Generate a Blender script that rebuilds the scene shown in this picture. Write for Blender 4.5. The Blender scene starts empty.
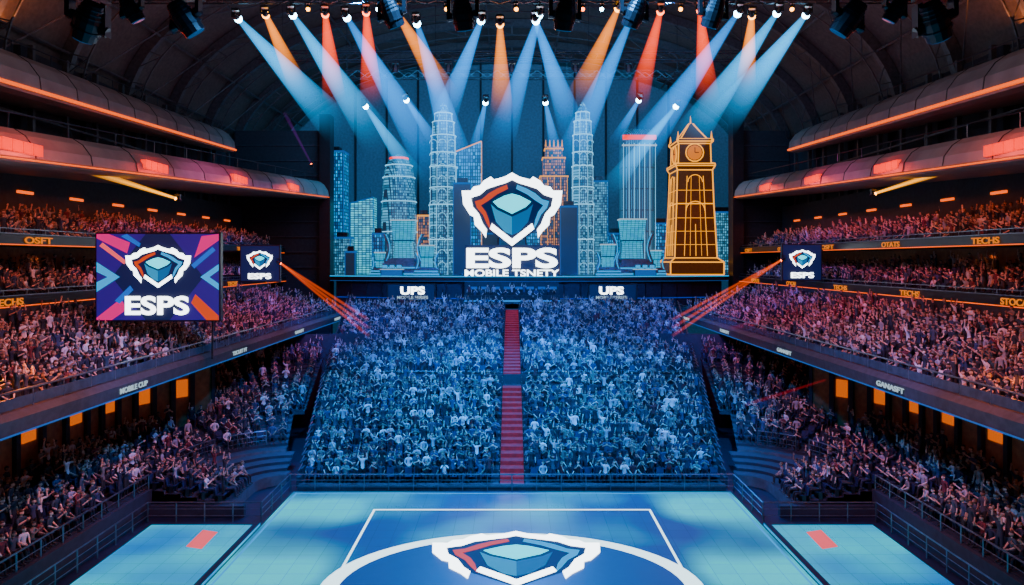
import bpy, bmesh, math, random
from mathutils import Vector, Matrix, Euler
random.seed(7)
R=random.random
U=random.uniform
F=700.0; CZ=14.0; HY=260.0
def P(px,py,d): return Vector(((px-512)*d/F, d, CZ-(py-HY)*d/F))
SC=bpy.context.scene
COL=SC.collection

# ------------------------------------------------------------------ materials
def newmat(name):
    m=bpy.data.materials.new(name); m.use_nodes=True
    return m, m.node_tree, m.node_tree.nodes['Principled BSDF']
def mat(name,base,rough=.6,metal=0.,em=None,es=0.,var=.25,scale=3.):
    m,nt,b=newmat(name)
    b.inputs['Roughness'].default_value=rough; b.inputs['Metallic'].default_value=metal
    b.inputs['Base Color'].default_value=(*base,1)
    if var>0:
        tc=nt.nodes.new('ShaderNodeTexCoord'); n=nt.nodes.new('ShaderNodeTexNoise'); n.inputs['Scale'].default_value=scale
        r=nt.nodes.new('ShaderNodeValToRGB')
        r.color_ramp.elements[0].position=.3; r.color_ramp.elements[1].position=.7
        r.color_ramp.elements[0].color=(*[c*(1-var) for c in base],1)
        r.color_ramp.elements[1].color=(*[min(1,c*(1+var)) for c in base],1)
        nt.links.new(tc.outputs['Object'],n.inputs['Vector']); nt.links.new(n.outputs['Fac'],r.inputs['Fac'])
        nt.links.new(r.outputs['Color'],b.inputs['Base Color'])
    if em:
        b.inputs['Emission Color'].default_value=(*em,1); b.inputs['Emission Strength'].default_value=es
    return m
def glow(name,c,s): return mat(name,tuple(x*.03 for x in c),.7,0,c,s,0)
def randmat(name,cols,rough=.8,em=0):
    m,nt,b=newmat(name); b.inputs['Roughness'].default_value=rough
    oi=nt.nodes.new('ShaderNodeObjectInfo'); r=nt.nodes.new('ShaderNodeValToRGB'); r.color_ramp.interpolation='CONSTANT'
    e=r.color_ramp.elements
    while len(e)<len(cols): e.new(.5)
    for i,c in enumerate(cols):
        e[i].position=i/len(cols); e[i].color=(*c,1)
    mu=nt.nodes.new('ShaderNodeMath'); mu.operation='MULTIPLY'; mu.inputs[1].default_value=7.31+len(name)
    fr=nt.nodes.new('ShaderNodeMath'); fr.operation='FRACT'
    nt.links.new(oi.outputs['Random'],mu.inputs[0]); nt.links.new(mu.outputs[0],fr.inputs[0]); nt.links.new(fr.outputs[0],r.inputs['Fac'])
    nt.links.new(r.outputs['Color'],b.inputs['Base Color'])
    return m
def winmat(name,wall,c1,c2,s,w=.5,h=.5,bias=-.2,mort=.12,rough=.3):
    m,nt,b=newmat(name); b.inputs['Roughness'].default_value=rough
    b.inputs['Base Color'].default_value=(*wall,1)
    tc=nt.nodes.new('ShaderNodeTexCoord'); sx=nt.nodes.new('ShaderNodeSeparateXYZ'); ad=nt.nodes.new('ShaderNodeMath'); cb=nt.nodes.new('ShaderNodeCombineXYZ')
    nt.links.new(tc.outputs['Object'],sx.inputs[0]); nt.links.new(sx.outputs[0],ad.inputs[0]); nt.links.new(sx.outputs[1],ad.inputs[1])
    nt.links.new(ad.outputs[0],cb.inputs[0]); nt.links.new(sx.outputs[2],cb.inputs[1])
    br=nt.nodes.new('ShaderNodeTexBrick'); br.offset=0; br.inputs['Scale'].default_value=1
    br.inputs['Brick Width'].default_value=w; br.inputs['Row Height'].default_value=h; br.inputs['Mortar Size'].default_value=mort*min(w,h)*1.5
    br.inputs['Bias'].default_value=bias; br.inputs['Color1'].default_value=(*c1,1); br.inputs['Color2'].default_value=(*c2,1); br.inputs['Mortar'].default_value=(*[x*.3 for x in wall],1)
    nt.links.new(cb.outputs[0],br.inputs['Vector'])
    nt.links.new(br.outputs['Color'],b.inputs['Emission Color']); b.inputs['Emission Strength'].default_value=s
    return m

M={}
M['concrete']=mat('concrete_dark',(.016,.020,.034),.8)
M['concrete2']=mat('concrete_grey',(.045,.05,.065),.7)
M['floor']=mat('arena_floor_dark',(.012,.016,.035),.4)
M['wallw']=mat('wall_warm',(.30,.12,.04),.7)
M['walld']=mat('wall_dark',(.022,.027,.037),.8)
M['wallb']=mat('wall_stage_blue',(.06,.12,.19),.8,0,(.01,.07,.16),.45)  # blue wall; faint emission stands in for haze in front of it
M['white']=mat('fascia_white',(.27,.23,.21),.45,.0,var=.2,scale=.6)
M['seam']=mat('fascia_seam',(.02,.02,.02),.6)
M['metal']=mat('metal_dark',(.05,.055,.065),.35,.8)
M['metall']=mat('metal_light',(.16,.19,.23),.35,.8)
M['black']=mat('black_plastic',(.012,.013,.016),.35)
M['roof']=mat('roof_panel',(.08,.06,.05),.7)
M['rib']=mat('roof_rib',(.09,.085,.09),.5,.4)
M['carpet']=mat('red_carpet_glow',(.60,.005,.01),.9,0,(.8,.0,.01),.08)  # faint red glow added so the stair stays red under blue wash
M['step']=mat('step_edge',(.07,.08,.10),.7)
M['seat']=mat('seat_plastic',(.012,.020,.07),.5)
M['orange']=glow('led_orange',(1,.11,.0),1.7)
M['amber']=glow('led_amber',(1,.24,.0),.9)
M['amberb']=glow('wall_sconce_amber',(1,.16,.0),.7)
M['red']=glow('led_red',(1,.012,.0),2.0)
M['cyan']=glow('led_cyan',(.0,.45,1),1.0)
M['cyand']=glow('led_cyan_dim',(.0,.20,.8),.5)
M['blue']=glow('led_blue',(.0,.08,.9),.7)
M['wht']=glow('led_white',(.85,.95,1),6)
M['whtd']=glow('led_white_dim',(.6,.85,1),.7)
M['lamp']=glow('lamp_lens_cool',(.35,.75,1),30)
M['lampw']=glow('lamp_lens_warm',(1,.35,.02),12)
M['lampr']=glow('lamp_lens_orange',(1,.12,.01),12)
M['gold']=glow('led_gold',(1,.36,.01),1.9)
M['goldb']=mat('gold_body',(.07,.035,.012),.4,.5,(1,.22,.01),.05)
M['pink']=glow('led_pink',(1,.0,.25),.9)
M['indigo']=glow('led_indigo',(.06,.01,.6),.35)
M['navy']=glow('led_navy',(.0,.02,.14),.5)
M['teal']=glow('gem_teal',(.0,.40,.80),.8)
M['teal2']=glow('gem_light',(.0,.80,1),2.0)
M['teal3']=glow('gem_deep',(.0,.22,.62),.6)
M['lorange']=glow('logo_orange',(1,.08,.0),.8)
M['rose']=glow('led_rose_and_reflection',(1,.10,.12),1.2)
M['lblue']=glow('logo_blue',(.0,.20,1),.7)
M['glass']=mat('rail_glass',(.05,.07,.09),.15)

# ------------------------------------------------------------------ mesh builder
class MB:
    def __init__(s): s.v=[];s.f=[];s.m=[];s.ml=[]
    def mi(s,m):
        m=M[m] if isinstance(m,str) else m
        if m not in s.ml: s.ml.append(m)
        return s.ml.index(m)
    def add(s,vs,fs,m):
        o=len(s.v); k=s.mi(m); s.v+= [tuple(v) for v in vs]
        for f in fs: s.f.append([i+o for i in f]); s.m.append(k)
    def box(s,x0,x1,y0,y1,z0,z1,m):
        if x0>x1:x0,x1=x1,x0
        if y0>y1:y0,y1=y1,y0
        vs=[(x,y,z) for z in(z0,z1) for y in(y0,y1) for x in(x0,x1)]
        s.add(vs,[(0,2,3,1),(4,5,7,6),(0,1,5,4),(2,6,7,3),(0,4,6,2),(1,3,7,5)],m)
    def obox(s,c,ax,ay,az,m):
        c=Vector(c);vs=[c+ax*i+ay*j+az*k for k in(-1,1) for j in(-1,1) for i in(-1,1)]
        s.add(vs,[(0,2,3,1),(4,5,7,6),(0,1,5,4),(2,6,7,3),(0,4,6,2),(1,3,7,5)],m)
    def cyl(s,p0,p1,r0,r1=None,m='metal',n=6,cap=True):
        p0=Vector(p0);p1=Vector(p1); r1=r0 if r1 is None else r1
        d=(p1-p0); 
        if d.length<1e-6: return
        d.normalize(); a=d.orthogonal().normalized(); b=d.cross(a)
        vs=[]
        for p,r in((p0,r0),(p1,r1)):
            for i in range(n):
                t=2*math.pi*i/n; vs.append(p+a*math.cos(t)*r+b*math.sin(t)*r)
        fs=[(i,(i+1)%n,n+(i+1)%n,n+i) for i in range(n)]
        if cap: fs+=[tuple(range(n))[::-1],tuple(range(n,2*n))]
        s.add(vs,fs,m)
    def loft(s,rings,m,closed=True,cap=True):
        n=len(rings[0]); vs=[p for r in rings for p in r]; fs=[]
        for k in range(len(rings)-1):
            for i in range(n if closed else n-1):
                j=(i+1)%n; fs.append((k*n+i,k*n+j,(k+1)*n+j,(k+1)*n+i))
        if cap and closed: fs+=[tuple(range(n))[::-1],tuple(range((len(rings)-1)*n,len(rings)*n))]
        s.add(vs,fs,m)
    def strip(s,A,B,m):
        n=len(A); s.add(list(A)+list(B),[(i,i+1,n+i+1,n+i) for i in range(n-1)],m)
    def lathe(s,c,prof,m,n=16):
        s.loft([[ (c[0]+r*math.cos(2*math.pi*i/n),c[1]+r*math.sin(2*math.pi*i/n),c[2]+z) for i in range(n)] for r,z in prof],m)
    def ball(s,c,r,m,n=10):
        s.lathe(c,[(max(.001,r*math.sin(math.pi*i/6)),-r*math.cos(math.pi*i/6)) for i in range(7)],m,n)
    def prism(s,pts,T,w0,w1,m):
        n=len(pts); vs=[T(u,v,w0) for u,v in pts]+[T(u,v,w1) for u,v in pts]
        s.add(vs,[tuple(range(n)),tuple(range(n,2*n))[::-1]]+[(i,(i+1)%n,n+(i+1)%n,n+i) for i in range(n)],m)
    def torus(s,c,ax,ay,R0,r,m,a0=0,a1=2*math.pi,n=14,k=6):
        c=Vector(c);ax=Vector(ax);ay=Vector(ay);az=ax.cross(ay); rings=[]
        for i in range(n+1):
            t=a0+(a1-a0)*i/n; d=ax*math.cos(t)+ay*math.sin(t)
            rings.append([c+d*R0+(d*math.cos(q)+az*math.sin(q))*r for q in [2*math.pi*j/k for j in range(k)]])
        s.loft(rings,m)
    def mesh(s,name,smooth=False):
        me=bpy.data.meshes.new(name); me.from_pydata(s.v,[],s.f)
        for m in s.ml: me.materials.append(m)
        me.polygons.foreach_set('material_index',s.m)
        if smooth: me.polygons.foreach_set('use_smooth',[True]*len(s.f))
        me.update(); return me
    def build(s,name,parent=None,smooth=False,fix=True,origin=None):
        me=s.mesh(name,smooth)
        if fix:
            bm=bmesh.new(); bm.from_mesh(me); bmesh.ops.recalc_face_normals(bm,faces=bm.faces); bm.to_mesh(me); bm.free()
        o=bpy.data.objects.new(name,me); COL.objects.link(o)
        if parent: o.parent=parent
        return o
def empty(name,loc=(0,0,0)):
    e=bpy.data.objects.new(name,None); COL.objects.link(e); e.location=loc; return e
def text(body,center,w,h,m,rot,parent=None,name='lettering',off=.02,ext=.02):
    cu=bpy.data.curves.new(name,'FONT'); cu.body=body; cu.size=1; cu.offset=off; cu.extrude=ext
    cu.align_x='CENTER'; cu.align_y='CENTER'; cu.materials.append(M[m] if isinstance(m,str) else m)
    o=bpy.data.objects.new(name,cu); COL.objects.link(o)
    bpy.context.view_layer.update(); d=o.dimensions
    sx=w/max(d.x,.01); sy=h/max(d.y,.01)
    o.scale=(sx,sy,1); o.rotation_euler=rot
    bb=[Vector(b) for b in o.bound_box]; cx=(bb[0].x+bb[6].x)/2; cy=(bb[0].y+bb[6].y)/2
    mt=Euler(rot).to_matrix(); o.location=Vector(center)-mt@Vector((cx*sx,cy*sy,0))
    if parent: o.parent=parent
    return o
FRONT=(math.pi/2,0,0)

# ------------------------------------------------------------------ room shell
mb=MB(); mb.box(-36.9,36.9,-6,111.9,-.4,-.03,'floor'); mb.build('floor')
mb=MB(); mb.box(-38,38,112,112.5,0,47,'wallb')
for i in range(-5,6): mb.box(i*5-.15,i*5+.15,111.6,112,12,46,'walld')
mb.build('wall_back')
WIN={-1:23.8,1:28.9}
for s,n in((-1,'left'),(1,'right')):
    mb=MB(); mb.box(s*37,s*37.6,-6,112,0,30,'walld')
    for y in range(12,110,8): mb.box(s*36.5,s*37,y,y+.8,0,30,'concrete')
    mb.build('wall_'+n)
    W=WIN[s]
    mb=MB()
    mb.box(s*W,s*36.4,92,93,0,31,'walld')
    for z in range(13,31,2): mb.box(s*W,s*36.4,91.85,92,z,z+.12,'concrete2')
    mb.box(s*(W-.1),s*(W+1.3),91.2,93.2,8,33,'black')
    mb.build('wall_stage_'+n)
def vault(y,off=0,n=36,a0=0,a1=math.pi):
    return [Vector((-(38-off)*math.cos(a0+(a1-a0)*i/n),y,28+(18.5-off)*math.sin(a0+(a1-a0)*i/n))) for i in range(n+1)]
mb=MB(); 
for y0,y1 in((-6,30),(30,60),(60,90),(90,113)): mb.strip(vault(y0),vault(y1),'roof')
for y in range(4,113,9):
    A=vault(y,.1);B=vault(y,1.1);C=vault(y+.6,.1);D=vault(y+.6,1.1)
    mb.strip(A,B,'rib');mb.strip(B,D,'rib');mb.strip(D,C,'rib')
    E=vault(y+.3,2.2)
    for i in range(36): mb.cyl(E[i],E[i+1],.09,m='rib',n=4,cap=False); mb.cyl(B[i],E[i+1] if i%2 else E[i],.06,m='rib',n=4,cap=False)
for i in range(2,36,3):
    a=vault(0,.8)[i]; mb.cyl((a.x,-5,a.z),(a.x,112,a.z),.14,m='rib',n=5)
for y in range(4,103,9):
    for i in range(0,36,6):
        a=vault(y,.8);b=vault(y+9,.8); mb.cyl(a[i],b[i+6],.07,m='rib',n=4,cap=False)
mb.build('ceiling')

# ------------------------------------------------------------------ court
def ledfloor(name,c0,c1,es,sc,lanes=False):
    m,nt,b=newmat(name); b.inputs['Roughness'].default_value=.35
    N=nt.nodes.new; L=nt.links.new
    tc=N('ShaderNodeTexCoord'); n=N('ShaderNodeTexNoise'); n.inputs['Scale'].default_value=sc; n.inputs['Detail'].default_value=1
    r=N('ShaderNodeValToRGB'); e=r.color_ramp.elements; e[0].position=.30;e[1].position=.80
    e[0].color=(*c0,1); e[1].color=(*c1,1)
    br=N('ShaderNodeTexBrick'); br.offset=0; br.inputs['Scale'].default_value=1; br.inputs['Brick Width'].default_value=1; br.inputs['Row Height'].default_value=1
    br.inputs['Mortar Size'].default_value=.012; br.inputs['Color1'].default_value=(1,1,1,1); br.inputs['Color2'].default_value=(.88,.9,.94,1); br.inputs['Mortar'].default_value=(.45,.5,.55,1)
    mx=N('ShaderNodeMixRGB'); mx.blend_type='MULTIPLY'; mx.inputs[0].default_value=1
    L(tc.outputs['Object'],n.inputs['Vector']); L(tc.outputs['Object'],br.inputs['Vector'])
    fac=n.outputs['Fac']
    if lanes:
        def mth(op,a,b_=None):
            q=N('ShaderNodeMath'); q.operation=op
            for i,x in enumerate((a,b_)):
                if x is None: continue
                if isinstance(x,(int,float)): q.inputs[i].default_value=x
                else: L(x,q.inputs[i])
            return q.outputs[0]
        sx=N('ShaderNodeSeparateXYZ'); L(tc.outputs['Object'],sx.inputs[0])
        ax=mth('ABSOLUTE',sx.outputs[0]); mr=N('ShaderNodeMapRange'); mr.interpolation_type='SMOOTHSTEP'; L(ax,mr.inputs[0]); mr.inputs[1].default_value=7.2; mr.inputs[2].default_value=9.6
        sn=mth('MULTIPLY_ADD',mth('SINE',mth('MULTIPLY',mth('SUBTRACT',sx.outputs[1],37.2),.739)),.5); sn.node.inputs[2].default_value=.5
        pk=mth('POWER',sn,1.6)
        fac=mth('ADD',mth('MULTIPLY',fac,.75),mth('MULTIPLY',mth('MULTIPLY',mr.outputs[0],pk),.62))
    L(fac,r.inputs['Fac']); L(r.outputs['Color'],mx.inputs[1]); L(br.outputs['Color'],mx.inputs[2])
    b.inputs['Base Color'].default_value=(.0,.01,.03,1)
    L(mx.outputs[0],b.inputs['Emission Color']); b.inputs['Emission Strength'].default_value=es
    return m
M['court']=ledfloor('led_floor_main',(.0,.07,.38),(.0,.78,1),1.0,.20,True)
M['wing']=ledfloor('led_floor_side',(.0,.20,.70),(.0,.85,1),1.0,.22)
M['line']=glow('court_line_white',(.65,.92,1),2.6)
M['disc']=mat('court_center_blue',(.0,.01,.03),.3,0,(.0,.08,.42),.9)
def logo(mb,T,w,white='wht',dark='navy'):
    def mir(p): return [(-u,v) for u,v in p]
    back=[(0,.58),(-.3,.46),(-.52,.42),(-.9,.24),(-.86,0),(-.7,-.2),(-.55,-.42),(0,-.8),(.55,-.42),(.7,-.2),(.86,0),(.9,.24),(.52,.42),(.3,.46)]
    mb.prism(back,T,0,w*.4,dark)
    out=[(0,.68),(-.14,.60),(-.36,.54),(-.42,.60),(-.56,.52),(-.64,.42),(-.76,.40),(-.82,.32),(-1,.32),(-.97,.05),(-.84,-.16),(-.76,-.2),(-.74,-.36),(-.6,-.5),(-.52,-.62),(-.5,-.45),(-.58,-.34),(-.66,-.14),(-.78,0),(-.82,.18),(-.64,.24),(-.5,.36),(-.32,.42),(-.12,.48),(0,.54)]
    mb.prism(out,T,w*.4,w,white); mb.prism(mir(out),T,w*.4,w,white)
    inn=[(-.10,.44),(-.3,.36),(-.46,.27),(-.6,.15),(-.74,.11),(-.70,-.02),(-.58,-.16),(-.5,-.34),(-.42,-.48),(-.46,-.26),(-.52,-.1),(-.62,.03),(-.46,.13),(-.30,.25),(-.08,.36)]
    mb.prism(inn,T,w*.4,w*.9,'lorange'); mb.prism(mir(inn),T,w*.4,w*.9,'cyan')
    ch=[(-.44,-.44),(0,-.78),(.44,-.44),(.40,-.33),(0,-.64),(-.40,-.33)]
    mb.prism(ch,T,w*.4,w*.95,white)
    mb.prism([(0,.26),(.15,.22),(.38,.10),(.28,.0),(0,-.14),(-.28,.0),(-.38,.10),(-.15,.22)],T,w*.4,w*1.2,'teal2')
    mb.prism([(-.42,.05),(-.30,-.06),(0,-.20),(0,-.56),(-.14,-.50),(-.32,-.30)],T,w*.4,w*1.2,'teal')
    mb.prism([(.42,.05),(.30,-.06),(0,-.20),(0,-.56),(.14,-.50),(.32,-.30)],T,w*.4,w*1.2,'teal3')

mb=MB(); mb.box(-13.1,13.1,8,42,-.02,.10,'court')
for s in(-1,1):
    mb.box(s*7.6,s*7.72,8,38.9,.10,.112,'line')
    mb.box(s*12.8,s*12.9,8,41.6,.10,.112,'cyan')
    mb.box(s*13.3,s*19.2,8,37,-.02,.12,'wing')
    mb.box(s*13.3,s*13.6,8,37,.12,.13,'floor'); mb.box(s*18.9,s*19.2,8,37,.12,.13,'floor'); mb.box(s*13.3,s*19.2,36.7,37.0,.12,.135,'floor')
    mb.prism([(s*14.9,33.6),(s*15.8,33.9),(s*15.9,36.0),(s*15.0,35.7)],lambda u,v,w:Vector((u,v,w)),.12,.13,'rose')  # red reflection on the wing floor, painted as a glowing quad
mb.box(-7.72,7.72,38.9,39.02,.10,.112,'line'); mb.box(-12.9,12.9,41.6,41.7,.1,.112,'cyan')
def ell(rx,ry,n=64): return [Vector((rx*math.cos(2*math.pi*i/n),29.6+ry*math.sin(2*math.pi*i/n),.118)) for i in range(n+1)]
mb.strip(ell(8.2,6.0),ell(7.4,5.4),'line')
mb.strip(ell(7.4,5.4),ell(.1,.1),'disc')
logo(mb,lambda u,v,w:Vector((u*4.1+.2,33.0+v*4.1,.12+w)),.03)
court=mb.build('esports_court')

def railing(pts,h=1.0,name='guard_railing',step=1.5,glass=True,mm='metall',bars=3):
    mb=MB()
    for a,b in zip(pts[:-1],pts[1:]):
        a=Vector(a);b=Vector(b); L=(b-a).length; n=max(1,round(L/step))
        for i in range(n+1):
            p=a.lerp(b,i/n); mb.cyl(p,p+Vector((0,0,h)),.035,m=mm,n=5)
        for k in range(1,bars+1):
            z=Vector((0,0,h*k/bars)); mb.cyl(a+z,b+z,.04 if k==bars else .02,m=mm,n=5)
    return mb.build(name)
railing([(-19.45,10,0),(-19.45,37.4,0),(-13.4,37.4,0),(-13.4,42.3,0),(13.4,42.3,0),(13.4,37.4,0),(19.45,37.4,0),(19.45,10,0)],1.05)

# ------------------------------------------------------------------ stands
crowd=[];seats=[]
def face(dx,dy): return math.atan2(dx,-dy)
NPOSE=10
def put(x,y,z,th,occ=.94):
    seats.append((x,y,z,th))
    if R()<occ:
        crowd.append((x+U(-.05,.05),y+U(-.04,.04),z,th+U(-.35,.35),random.randrange(NPOSE),U(.92,1.06)))
def edge(Y): return 13+(Y-43)*7/42
mb=MB()
rows=[(43.4+.9*i,.12+.235*i) for i in range(16)]+[(60.2+.93*j,4.0+.16*j) for j in range(26)]
mb.box(-13.0,13.0,42.55,42.75,0,.35,'concrete2')
for k,(y,z) in enumerate(rows):
    e=edge(y); d=.93
    mb.box(-e,e,y-.3,y+d-.3 if k!=15 else 60,0 if k<16 else 3,z,'concrete')
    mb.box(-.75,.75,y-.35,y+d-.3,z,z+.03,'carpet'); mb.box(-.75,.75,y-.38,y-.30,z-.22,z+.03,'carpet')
    for s in(-1,1):
        mb.box(s*e,s*(e+.22),y-.3,y+d-.3,0,z+.5,'concrete'); mb.cyl((s*(e+.1),y-.3,z+.9),(s*(e+.1),y+.63,z+.9+.2),.04,m='metall',n=4)
        mb.box(s*.75,s*.82,y-.3,y-.2,z,z+.9,'metal')
    x=-e+.45
    while x<e-.4:
        if abs(x)>1.05: put(x,y+.2,z,face(-x*.02,-1))
        x+=.56
mb.box(-15.7,15.7,58.2,58.3,3.7,4.5,'concrete')
mb.build('grandstand_center')
railing([(-15.4,58.5,3.7),(-1,58.5,3.7)],1.0,step=2,bars=2,mm='metal'); railing([(1,58.5,3.7),(15.4,58.5,3.7)],1.0,step=2,bars=2,mm='metal')

RM=11.6; A45=math.radians(48)
for s in(-1,1):
    mb=MB(); r=1.5; k=0
    while r<24:
        z=.35+.19*r
        pts=[]
        y0=8 if r>=6 else 38.4
        if r<RM-.5:
            pts+= [(14+r,y0)]
            a0=0
        else: a0=A45
        n=14
        for i in range(n+1):
            a=a0+(math.pi/2-a0)*i/n; X=14+r*math.cos(a);Y=42+r*math.sin(a)
            if X<edge(Y)+.9: break
            pts.append((X,Y))
        if len(pts)>1:
            def off(p,dr):
                X,Y=p
                if Y<=42: return (X+dr,Y)
                vx,vy=X-14,Y-42;l=math.hypot(vx,vy); return (14+vx/l*(l+dr),42+vy/l*(l+dr))
            A=[Vector((s*p[0],p[1],z)) for p in pts]; B=[Vector((s*off(p,.9)[0],off(p,.9)[1],z)) for p in pts]
            A0=[Vector((v.x,v.y,0 if k==0 else z-.25)) for v in A]
            mb.strip(A,B,'concrete'); mb.strip(A,A0,'step' if k%4==0 else 'concrete')
            for a,b in zip(pts[:-1],pts[1:]):
                L=math.hypot(b[0]-a[0],b[1]-a[1]); m_=int(L/.58)
                for i in range(m_):
                    t=(i+.5)/m_; X=a[0]+(b[0]-a[0])*t;Y=a[1]+(b[1]-a[1])*t
                    if Y<14: continue
                    if Y<=42:
                        if (Y-2)%11<1.2: continue
                        put(s*(X+.45),Y,z,face(-s,-.1 if Y<30 else -.0))
                    else:
                        ang=math.degrees(math.atan2(Y-42,X-14))
                        if abs(ang-35)<2.2+20/r*.6 or abs(ang-2)<2: continue
                        vx,vy=X-14,Y-42;l=math.hypot(vx,vy); put(s*(X+vx/l*.45),Y+vy/l*.45,z,face(-s*vx/l,-vy/l))
        r+=.9;k+=1
    mb.box(s*19.75,s*20.0,8,38.4,0,1.45,'concrete'); mb.box(s*14.6,s*20,38.1,38.4,0,.6,'concrete')
    A=[];B=[]
    for i in range(20):
        a=A45+(math.pi/2-A45)*i/19; X=14+24.8*math.cos(a);Y=42+24.8*math.sin(a)
        A.append(Vector((s*X,Y,0)));B.append(Vector((s*X,Y,7.0)))
    mb.strip(A,B,'walld')
    pl=[(14+RM,y) for y in range(8,42,2)]+[(14+RM*math.cos(A45*i/7),42+RM*math.sin(A45*i/7)) for i in range(8)]
    pl.append((14+24.8*math.cos(A45),42+24.8*math.sin(A45)))
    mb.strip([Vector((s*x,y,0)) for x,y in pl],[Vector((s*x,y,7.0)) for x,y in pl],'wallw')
    for i in range(len(pl)-1):
        p=Vector((s*pl[i][0],pl[i][1],0)); q=Vector((s*pl[i+1][0],pl[i+1][1],0)); d=(q-p).normalized(); n_=Vector((-d.y,d.x,0))
        if n_.x*s>0: n_=-n_
        mb.obox(p+n_*.12+Vector((0,0,3.5)),d*.16,n_*.12,Vector((0,0,3.5)),'concrete')
        L=(q-p).length
        if L<5:
            if i%2==0: mb.obox(p+d*L*.5+n_*.06+Vector((0,0,5.0)),d*min(.5,L*.28),n_*.05,Vector((0,0,.6)),'amberb')
        else:
            for t in(.2,.4,.6,.8): mb.obox(p+d*L*t+n_*.06+Vector((0,0,5.9)),d*.6,n_*.05,Vector((0,0,.4)),'amberb')
    mb.build('grandstand_corner')
    for rr in(6.0,):
        z=.35+.19*rr
        for a0,a1 in((0,31),(40,64)):
            pp=[(s*(14+rr*math.cos(a)),42+rr*math.sin(a),z) for a in [math.radians(a0+(a1-a0)*q/4) for q in range(5)] if 14+rr*math.cos(a)>edge(42+rr*math.sin(a))+1.2]
            if len(pp)>1: railing(pp,.95,step=1.6,bars=3)
    railing([(s*19.88,12,1.45),(s*19.88,38.3,1.45)],.8,bars=2)
    # ---- balcony A
    root=empty('balcony_lower')
    mb=MB(); mb.box(s*20,s*32.4,8,84,7.12,7.45,'concrete')
    prof=[(20.0,7.0),(19.55,7.15),(19.45,7.75),(19.7,8.0),(20.05,8.0)]
    mb.loft([[Vector((s*x,y,z)) for x,z in prof] for y in (8,30,50,70,84)],'concrete2')
    mb.box(s*19.43,s*19.6,8,84,7.12,7.16,'cyand')
    for k in range(10):
        x=20.4+.9*k; z=7.6+.22*k; mb.box(s*x,s*(x+.9),8,84,7.45,z,'concrete')
        y=15
        while y<83:
            if (y-3)%12>1.3: put(s*(x+.45),y,z,face(-s,-.15 if y<50 else -.0),.93)
            y+=.58
    for y in range(15,84,12): 
        for k in range(10): mb.box(s*(20.4+.9*k),s*(20.85+.9*k),y,y+1.2,7.6+.22*k,7.72+.22*k,'step')
    mb.box(s*29.4,s*29.7,8,84,7.4,11.2,'walld')
    o=mb.build('tier_slab',root)
    mb=MB()
    for y in range(9,84,2): mb.cyl((s*19.85,y,8),(s*19.85,y,8.75),.035,m='metall',n=5)
    mb.cyl((s*19.85,8,8.75),(s*19.85,84,8.75),.05,m='metall',n=5); mb.box(s*19.83,s*19.87,8,84,8.05,8.5,'glass')
    mb.build('balustrade',root)
    for y in range(22,84,14):
        text(random.choice(['FORMOFT','TSCUIT FT','MOBILE CUP','GANASFT']),(s*19.42,y,7.47),2.6,.28,'whtd',(math.pi/2,0,-s*math.pi/2),root)
    # ---- balconies B1, B2
    for nm,x0,zf,zr,nr,zs in(('balcony_middle',29.8,11.2,12.2,5,11.5),('balcony_upper',30.0,14.9,15.9,6,15.1)):
        root=empty(nm); mb=MB()
        mb.box(s*x0,s*36.4,8,91.7,zf,zf+.3,'concrete')
        prof=[(x0,zf-.05),(x0-.2,zf+.05),(x0-.25,zf+.62),(x0,zf+.7)]
        mb.loft([[Vector((s*x,y,z)) for x,z in prof] for y in (8,40,91.7)],'black')
        mb.box(s*(x0-.27),s*(x0-.1),8,91.7,zf+.66,zf+.72,'metall')
        mb.box(s*(x0-.22),s*(x0-.1),8,91.7,zf+.0,zf+.06,'orange')
        for y in range(9,91,2): mb.cyl((s*x0,y,zf+.7),(s*x0,y,zr),.03,m='metall',n=4)
        mb.cyl((s*x0,8,zr),(s*x0,91.7,zr),.04,m='metall',n=4)
        for k in range(nr):
            x=x0+.4+.95*k; z=zs+.28*k; mb.box(s*x,s*(x+.95),8,91.7,zf+.3,z+.02,'concrete')
            y=24
            while y<91:
                if (y-5)%12>1.2: put(s*(x+.5),y,z+.02,face(-s,0),.9)
                y+=.6
        mb.box(s*35.4,s*35.6,8,91.7,zf,zf+(3.7 if nm=='balcony_middle' else 6),'wallw' if nm=='balcony_middle' else 'walld')
        if nm=='balcony_upper':
            for y in range(20,90,6): mb.box(s*35.25,s*35.4,y,y+1.6,18.8,19.0,'orange')
        mb.build('tier_slab',root)
        for i,y in enumerate(range(30,90,11)):
            text(random.choice(['OSFT','COCAL','OTATS','TECHS','STOCAL']),(s*(x0-.28),y+(3 if nm=='balcony_upper' else 0),zf+.32),2.6,.42,'amber',(math.pi/2,0,-s*math.pi/2),root)
    # ---- fascia bands
    def band(nm,x0,z0a,z1a,ya,x1,z0b,z1b,yb,bulge,ystart):
        root=empty(nm); mb=MB(); rings=[];N=16; ys=ystart
        info=[]
        for i in range(N+1):
            y=ys+(yb-ys)*i/N; t=(y-ya)/(yb-ya); x=x0+(x1-x0)*t; zb=z0a+(z0b-z0a)*t; zt=z1a+(z1b-z1a)*t; h=zt-zb
            info.append((x,y,zb,zt))
            pr=[(36.4,zb+.3),(x+1.0,zb-.1),(x+.2,zb),(x,zb+.15*h),(x+.1,zb+.45*h),(x+bulge*.5,zb+.8*h),(x+bulge,zt),(x+bulge+.3,zt),(36.4,zt-.4)]
            rings.append([Vector((s*a,y,b)) for a,b in pr])
        mb.loft(rings,'white')
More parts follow.
